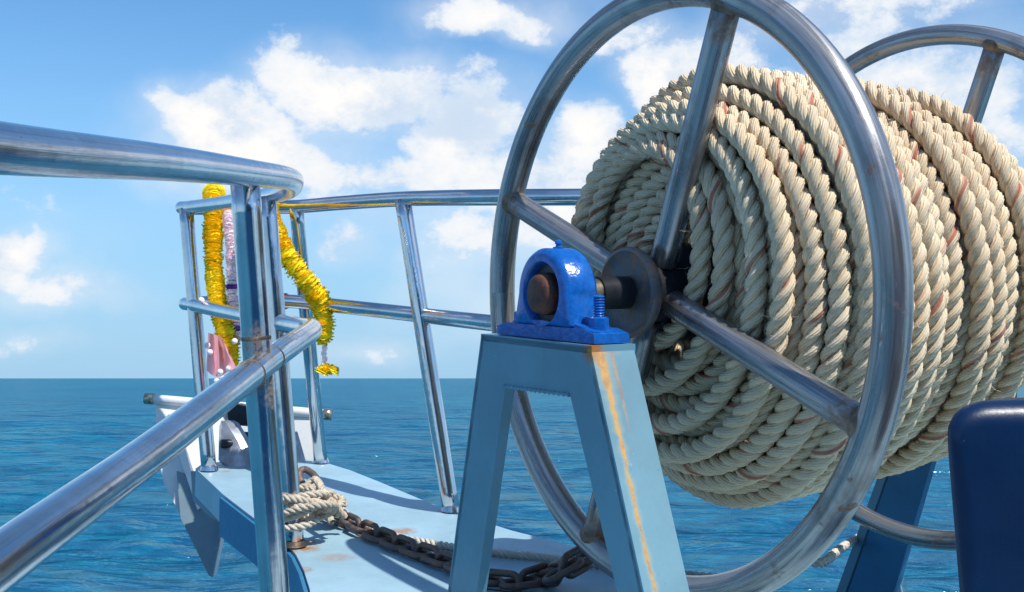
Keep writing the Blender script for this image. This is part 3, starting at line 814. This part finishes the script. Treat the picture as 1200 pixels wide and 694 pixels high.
# ------------------------------------------------------------------ mooring bitt at the right edge
bp = [W(1110, 760, 1.28), W(1110, 560, 1.28), W(1106.5, 515, 1.28), W(1110, 494, 1.28), W(1121, 480, 1.28), W(1140, 472, 1.28), W(1170, 469, 1.28), W(1290, 468, 1.28), W(1318, 476, 1.28), W(1330, 500, 1.28), W(1332, 760, 1.28)]
bp[0] = W(1126, 760, 1.28); bp[1] = W(1112, 590, 1.28)
bitt = thing('mooring_bitt', W(1220, 760, 1.33), 'dark navy blue rounded steel housing at the right edge of the view', 'bitt')
bc = (bp[0] + bp[7]) * .5; bc = W(1220, 620, 1.28); bdir = Vector((.085, .16, 0)).normalized()
bm = bmesh.new(); rings_ = []
dense = [Vector(p_) for p_ in resample(catmull([bp[0], bp[1]] + bp[2:8] + bp[8:], 6), .006)]
for q_ in range(9):
    a_ = q_ / 8 * math.pi / 2; ins = .030 * (1 - math.sin(a_)); dep = .030 * (1 - math.cos(a_))
    rings_.append([bm.verts.new(p_ + (Vector((bc.x, p_.y, bc.z)) - p_).normalized() * ins + bdir * dep) for p_ in dense])
rings_.append([bm.verts.new(p_ + bdir * .17) for p_ in dense])
for A_, B_ in zip(rings_, rings_[1:]):
    for q_ in range(len(dense)): bm.faces.new((A_[q_], A_[(q_ + 1) % len(dense)], B_[(q_ + 1) % len(dense)], B_[q_]))
bm.faces.new(rings_[0]); bm.faces.new(rings_[-1][::-1])
bm_obj('casing', bm, M['navy'], bitt, True)

# ------------------------------------------------------------------ anchor on the bow
anc = thing('anchor', W(250, 672, 3.75), 'white painted plate anchor hanging at the tip of the bow with its stock tube', 'anchor')
fl = [W(182, 474, 3.98), W(262, 474, 4.0), W(262, 600, 3.86), W(259, 625, 3.80), W(249, 674, 3.76), W(246, 672, 3.76), W(192, 566, 3.86), W(186, 540, 3.88)]
bm_obj('fluke', prism(fl, Vector((.01, .018, 0))), M['white'], anc, True, .003)
fl2 = [W(268, 474, 4.0), W(371, 486, 3.98), W(370, 560, 3.9), W(310, 660, 3.85), W(268, 600, 3.86)]
bm_obj('fluke', prism(fl2, Vector((-.01, .018, 0))), M['white'], anc, True, .003)
bm_obj('fluke_shade', prism([W(208, 552, 3.862), W(262, 572, 3.85), W(263, 600, 3.845), W(260, 626, 3.785), W(250, 676, 3.745), W(246, 674, 3.745), W(213, 607, 3.80)], Vector((.0, -.012, 0))), M['cheek_and_shade'], anc, True, .002)  # dark plate standing in for the shade on the lower fluke
bm_obj('rib', prism([W(200, 484, 3.97), W(212, 484, 3.97), W(240, 590, 3.85), W(236, 592, 3.85)], Vector((.0, -.05, -.01))), M['white'], anc, True, .003)
tube('stock', resample(np.array([W(171, 467, 3.98), W(388, 486, 3.98)], float), .1), .0165, M['white'], anc, 20)
for a_, b_ in (((170, 466.9), (180, 467.8)), ((379, 485.2), (389, 486.1))):
    tube('stock_collar', resample(np.array([W(*a_, 3.98), W(*b_, 3.98)], float), .02), .0195, M['brass'], anc, 20)
sh = [W(257, 500, 3.62), W(259, 493, 3.63), W(265, 496, 3.62), W(279, 518, 3.60), W(286, 535, 3.58), W(288, 557, 3.56), W(281, 558, 3.56), W(261, 545, 3.58), W(256, 539, 3.60)]
bm_obj('shank_plate', prism(sh, Vector((.035, .02, 0))), M['galv'], anc, True, .003)
bm_obj('shank_pin', lathe(W(264, 520, 3.60), Vector((-.85, -.5, 0)), [(-.02, 0), (-.02, .014), (.012, .014), (.015, .010), (.015, 0)], 18), M['black'], anc, True)
# bow roller
rol = thing('bow_roller', dk(300, 541), 'small black bow roller in a blue cheek behind the white anchor plate', 'roller')
bm_obj('roller', lathe(W(262, 512, 3.75), Vector((1, .1, -.03)), [(0, 0), (0, .026), (.05, .018), (.12, .018), (.17, .026), (.17, 0)], 28), M['black'], rol, True)
bm_obj('cheek', prism([W(296, 546, 3.5), W(292, 500, 3.55), W(300, 492, 3.55), W(312, 492, 3.55), W(318, 505, 3.53), W(322, 544, 3.5)], Vector((.008, .02, 0))), M['galv'], rol, True, .003)
bm_obj('bracket', prism([W(268, 498, 3.72), W(266, 480, 3.72), W(274, 473, 3.72), W(288, 476, 3.72), W(296, 488, 3.72), W(296, 500, 3.72)], Vector((.01, .06, 0))), M['black'], rol, True, .004)
bm_obj('cheek', prism([W(334, 542, 3.45), W(332, 508, 3.5), W(340, 506, 3.5), W(350, 542, 3.45)], Vector((.02, .012, 0))), M['galv'], rol, True, .003)
# rounded cheek plate at the port corner of the platform
ckp = [W(229, 552, 3.585), W(268, 585, 3.40), W(267, 606, 3.40), W(262, 611, 3.42), W(252, 606, 3.47), W(231, 586, 3.575)]
bm_obj('cheek_plate', prism(ckp, Vector((-.012, -.008, 0))), M['cheek_and_shade'], deck, True, .003)

# ------------------------------------------------------------------ garlands
def mk_petal(name, c1, c2):
    m, q, b = mat(name); geo = q.new('ShaderNodeNewGeometry').outputs['Position']
    nz = q.noise(geo, 70, 3, .6).outputs[0]
    q.put(b.inputs['Base Color'], q.mix(q.rng(nz, .35, .65), c1, c2)); q.put(b.inputs['Roughness'], .9); q.put(b.inputs['Specular IOR Level'], .1)
    q.put(b.inputs['Subsurface Weight'], .3); q.put(b.inputs['Subsurface Radius'], (.012, .006, .001))
    return m
M['marigold'] = mk_petal('marigold_petal', (1.0, 0.72, 0.012), (1.0, 0.80, 0.05))
M['orange_flower'] = mk_petal('deep_marigold_petal', (1.0, 0.62, 0.006), (1.0, 0.74, 0.02))
M['pink'] = mk_petal('pink_cloth', (0.95, 0.45, 0.50), (0.98, 0.66, 0.66))
M['purple'] = mk_petal('purple_petal', (0.12, 0.03, 0.30), (0.30, 0.16, 0.50))
M['whitepetal'] = mk_petal('white_petal', (0.98, 0.70, 0.78), (0.98, 0.88, 0.90))
def flower_mesh(seed, R):
    r_ = random.Random(seed); vs = []; fs = []
    for (rr, z0, npet, lift, ln) in [(.62, -.30, 13, -.10, .46), (.60, -.12, 13, .05, .44), (.50, .05, 12, .22, .42), (.34, .16, 10, .40, .38), (.14, .22, 7, .60, .30)]:
        ph = r_.random() * 6
        for i in range(npet):
            th = ph + i / npet * 2 * math.pi + r_.uniform(-.12, .12); L_ = ln * r_.uniform(.8, 1.2); w = .33 * r_.uniform(.8, 1.2); lf = lift + r_.uniform(-.07, .07)
            c, s_ = math.cos(th), math.sin(th); b = len(vs)
            for (a, wd, zz) in [(0, .5, 0), (.55, 1.0, lf * .5 + .06), (1.0, .75, lf + r_.uniform(-.05, .05))]:
                rad = rr + L_ * a
                for sg in (-1, 0, 1):
                    dz = (.06 if sg == 0 else 0) + r_.uniform(-.03, .03)
                    vs.append((R * (rad * c - sg * w * wd * s_), R * (rad * s_ + sg * w * wd * c), R * (z0 + zz + dz)))
            for q in (0, 3):
                for e in (0, 1): fs.append((b + q + e, b + q + e + 1, b + q + e + 4, b + q + e + 3))
    n = 16; b = len(vs)
    for z, r2 in ((-.45, .70), (0, .92), (.30, .62)):
        for i in range(n): vs.append((R * r2 * math.cos(i / n * 6.2832), R * r2 * math.sin(i / n * 6.2832), R * z))
    for k_ in (0, 1):
        for i in range(n): fs.append((b + k_ * n + i, b + k_ * n + (i + 1) % n, b + (k_ + 1) * n + (i + 1) % n, b + (k_ + 1) * n + i))
    return np_mesh('flower', vs, np.array(fs), None, True)
fm = [flower_mesh(i, .0285) for i in range(5)]
for i, me in enumerate(fm): me.materials.append(M['marigold'] if i < 3 else M['orange_flower'])
def string_flowers(root, pts, meshes, pitch, scale=1.0, seed=0):
    r_ = random.Random(seed); path = resample(catmull(pts, 12), pitch); T, N, B = frames(path)
    tube('thread', path, .0025, M['pink'], root, 6)
    for p, t in zip(path, T):
        o = link('flower', r_.choice(meshes), None, root)
        o.rotation_euler = (Vector(t).to_track_quat('Z', 'Y').to_matrix() @ Matrix.Rotation(r_.random() * 6.28, 3, 'Z') @ Matrix.Rotation(r_.uniform(-.25, .25), 3, 'X')).to_euler()
        s = scale * r_.uniform(.88, 1.12); o.scale = (s, s, s)
        o.location = Vector(p) - root.location
g1 = thing('marigold_garland', W(252, 240, 3.35), 'yellow marigold garland hanging straight down from the top rail at the port bow corner', 'garland')
string_flowers(g1, [W(254, 262, 3.76), W(253, 240, 3.75), W(251, 227, 3.68), W(250, 240, 3.60), W(250, 280, 3.56), W(251, 320, 3.54), W(256, 360, 3.50), W(264, 390, 3.48), W(271, 420, 3.48)], fm, .0150, 1.0, 1)
g2 = thing('marigold_garland', W(318, 248, 3.4), 'yellow marigold garland draped slantwise between the posts with white beads and a tassel flower', 'garland')
string_flowers(g2, [W(306, 234, 3.5), W(311, 240, 3.38), W(318, 262, 3.34), W(334, 296, 3.32), W(352, 321, 3.32), W(368, 342, 3.34), W(377, 358, 3.36), W(380, 378, 3.36), W(379, 394, 3.36)], fm, .0150, 1.05, 2)
bead = bpy.data.meshes.new('bead'); b_ = bmesh.new(); bmesh.ops.create_uvsphere(b_, u_segments=12, v_segments=8, radius=.0085)
for f_ in b_.faces: f_.smooth = True
b_.to_mesh(bead); b_.free(); bead.materials.append(M['whitepetal'])
for i in range(5):
    o = link('bead', bead, None, g2); o.location = W(379.5 + (i % 2), 402 + i * 6.2, 3.36) - g2.location; o.scale = (1, 1, 1.2)
for i, (dx, dy) in enumerate([(-7, 3), (0, 0), (7, 2), (2, 4), (-3, 5), (11, 4)]):
    o = link('flower', fm[i % 5], None, g2); o.location = W(382 + dx * .9, 432 + dy * .7, 3.36 - .01 * i) - g2.location; o.scale = (.55, .55, .6); o.rotation_euler = (.5 * math.sin(i), .4 * math.cos(i), i)
fw = [flower_mesh(40 + i, .016) for i in range(3)]; fp_ = flower_mesh(50, .018); fp_.materials.append(M['purple'])
for me in fw: me.materials.append(M['whitepetal'])
g3 = thing('ribbon_garland', W(270, 246, 3.3), 'slim pale pink and purple flower string hanging between the yellow garland and the post', 'garland')
string_flowers(g3, [W(267, 246, 3.62), W(268, 262, 3.56), W(271, 300, 3.52), W(272, 340, 3.5), W(275, 362, 3.5), W(279, 395, 3.5)], fw + fw + [fp_], .0125, 1, 5)
for i, (x, y) in enumerate([(243, 405), (246, 413), (268, 432), (258, 436), (236, 352), (275, 400), (262, 444), (254, 447)]):
    o = link('bead', bead, None, g3); o.location = W(x, y, 3.42) - g3.location; o.scale = (1.1, 1.1, 1.1)
# pink cloth
cl = bmesh.new(); gx, gy = 10, 12; vv = []
for j in range(gy + 1):
    for i in range(gx + 1):
        u_, v_ = i / gx, j / gy
        px_ = 247 + (-3 - 2 * v_ + u_ * (16 + 20 * v_)); py_ = 390 + v_ * (44 + 6 * math.sin(u_ * 5)) + 5 * u_
        vv.append(cl.verts.new(W(px_, py_, 3.44 + .022 * math.sin(u_ * 11 + v_ * 2) * (.3 + v_))))
for j in range(gy):
    for i in range(gx): cl.faces.new((vv[j * (gx + 1) + i], vv[j * (gx + 1) + i + 1], vv[(j + 1) * (gx + 1) + i + 1], vv[(j + 1) * (gx + 1) + i]))
m_, q, b = mat('thin_pink_cloth')
df_ = q.new('ShaderNodeBsdfDiffuse', {'Color': (.95, .50, .54)}); tl_ = q.new('ShaderNodeBsdfTranslucent', {'Color': (.98, .55, .60)})
mx_ = q.new('ShaderNodeMixShader', {0: .5}); q.l.new(df_.outputs[0], mx_.inputs[1]); q.l.new(tl_.outputs[0], mx_.inputs[2]); q.n.remove(b); q.l.new(mx_.outputs[0], q.n['Material Output'].inputs[0])
c_ = bm_obj('ribbon_cloth', cl, m_, None, True)
tag(c_, 'small pink cloth tied under the yellow garland', 'cloth')

# ------------------------------------------------------------------ chain
chn = thing('anchor_chain', dk(450, 645), 'rusty dark steel anchor chain lying along the pale blue deck', 'chain')
def link_mesh(Lh, Wh, r):
    pts = []
    for i in range(36):
        a = 2 * math.pi * i / 36; x = math.cos(a) * Wh; y = math.sin(a) * Wh + (Lh if math.sin(a) >= 0 else -Lh)
        pts.append((y, x, 0))
    return tube_mesh('chain_link', np.array(pts, float), r, 10, closed=True)
lm_ = link_mesh(.0195, .0205, .0074); lm_.materials.append(M['chain'])
cp = [dk(345, 596, .03), dk(362, 600, .02), dk(380, 607, .013), dk(400, 616, .013), dk(425, 628, .013), dk(450, 639, .013), dk(475, 650, .013), dk(505, 661, .013), dk(535, 673, .013), dk(565, 685, .013), dk(592, 692, .013),
      dk(620, 690, .015), dk(640, 684, .02), W(655, 672, 2.28), W(672, 660, 2.3), W(690, 652, 2.34)]
path = resample(catmull(cp, 12), .043); T, N, B = frames(path)
r_ = random.Random(3)
for i, (p, t) in enumerate(zip(path, T)):
    t = Vector(t); up_ = (DN - t * DN.dot(t)).normalized(); s_ = t.cross(up_)
    a_ = (math.radians(78) if i % 2 else math.radians(-8)) + r_.uniform(-.2, .2)
    z_ = up_ * math.cos(a_) + s_ * math.sin(a_); y_ = z_.cross(t)
    o = link('chain_link', lm_, None, chn); o.rotation_euler = Matrix((t, y_, z_)).transposed().to_euler(); o.location = Vector(p) - chn.location

# ------------------------------------------------------------------ ropes on deck
def rope_obj(name, pts, R, lay, m_, parent=None, n=12, closed=False):
    return link(name, rope_mesh(name, catmull(pts, n, closed), R, lay, closed, 8, 9), m_, parent)
dl = rope_obj('deck_rope', [dk(362, 588, .05), dk(385, 596, .03), dk(405, 608, .012), dk(430, 622, .010), dk(462, 634, .010), dk(500, 641, .010), dk(540, 648, .010), dk(590, 654, .010), dk(640, 659, .010), dk(700, 667, .010), dk(760, 675, .010),
     dk(810, 681, .012), dk(845, 685, .014), dk(885, 683, .02), dk(925, 680, .06), W(960, 660, 2.36), W(985, 643, 2.5), W(1003, 632, 2.68), W(1030, 618, 2.9)], .0100, .042, M['line'])
tag(dl, 'thin white laid rope running along the deck past the stand', 'rope')
kn_ = thing('rope_lashing', P2BASE, 'tangled cream rope lashing knotted round the foot of the inner post', 'rope')
pa, pd = P2BASE, (W(312, 232, 2.70) - P2BASE).normalized()
e1 = Vector((1, 0, 0)); e1 = (e1 - pd * e1.dot(pd)).normalized(); e2 = pd.cross(e1)
def ringp(h, r, tilt=0, ph=0, ex=0, n=14): return [pa + pd * (h + tilt * math.sin(2 * math.pi * i / n + ph)) + (e1 * (math.cos(2 * math.pi * i / n)) * (r + ex) + e2 * math.sin(2 * math.pi * i / n) * r) + e1 * ex * .6 for i in range(n)]
for (h, r, ti, ph, ex) in [(.056, .033, .010, 0, .012), (.080, .033, .016, 1, .022), (.10, .034, .014, 2.4, .03), (.068, .044, .022, 2.5, .035), (.095, .040, .02, 4, .03)]:
    rope_obj('rope_turn', ringp(h, r, ti, ph, ex), .0098, .040, M['dirty_line'], kn_, 8, True)
def jit(seed, n, c, sx, sy, sz):
    q = random.Random(seed); out = []
    for i in range(n):
        a = i * 2.4 + q.uniform(-.5, .5); rr = q.uniform(.55, 1)
        out.append(c + Vector((math.cos(a) * sx * rr, math.sin(a) * sy * rr, q.uniform(-1, 1) * sz)))
    return out
kc = W(377, 588, 2.78)
for i in range(6): rope_obj('rope_loop', jit(20 + i, 8, kc + Vector((-.012 * i + .02, .01, .006 * i - .02)), .040, .038, .026), .0098, .040, M['dirty_line'], kn_, 10, True)
rope_obj('rope_tail', [W(358, 572, 2.8), W(368, 562, 2.82), W(376, 570, 2.76), W(384, 590, 2.7), W(386, 606, 2.68), W(390, 612, 2.67)], .0095, .04, M['dirty_line'], kn_)
rope_obj('rope_tail', [W(336, 590, 2.62), W(352, 594, 2.58), W(372, 590, 2.62), W(392, 594, 2.7), W(404, 606, 2.72)], .0098, .040, M['dirty_line'], kn_)
shk = [W(354, 566, 2.88), W(350, 556, 2.9), W(356, 550, 2.92), W(367, 556, 2.9), W(373, 566, 2.88), W(370, 574, 2.86)]
sk_ = tube('anchor_shackle', resample(catmull(shk, 8), .01), .009, mk_rust('rusty_shackle', (.14, .10, .09), (.32, .21, .16)), None, 14)
tag(sk_, 'rusty brown shackle above the rope lashing at the inner post', 'shackle')
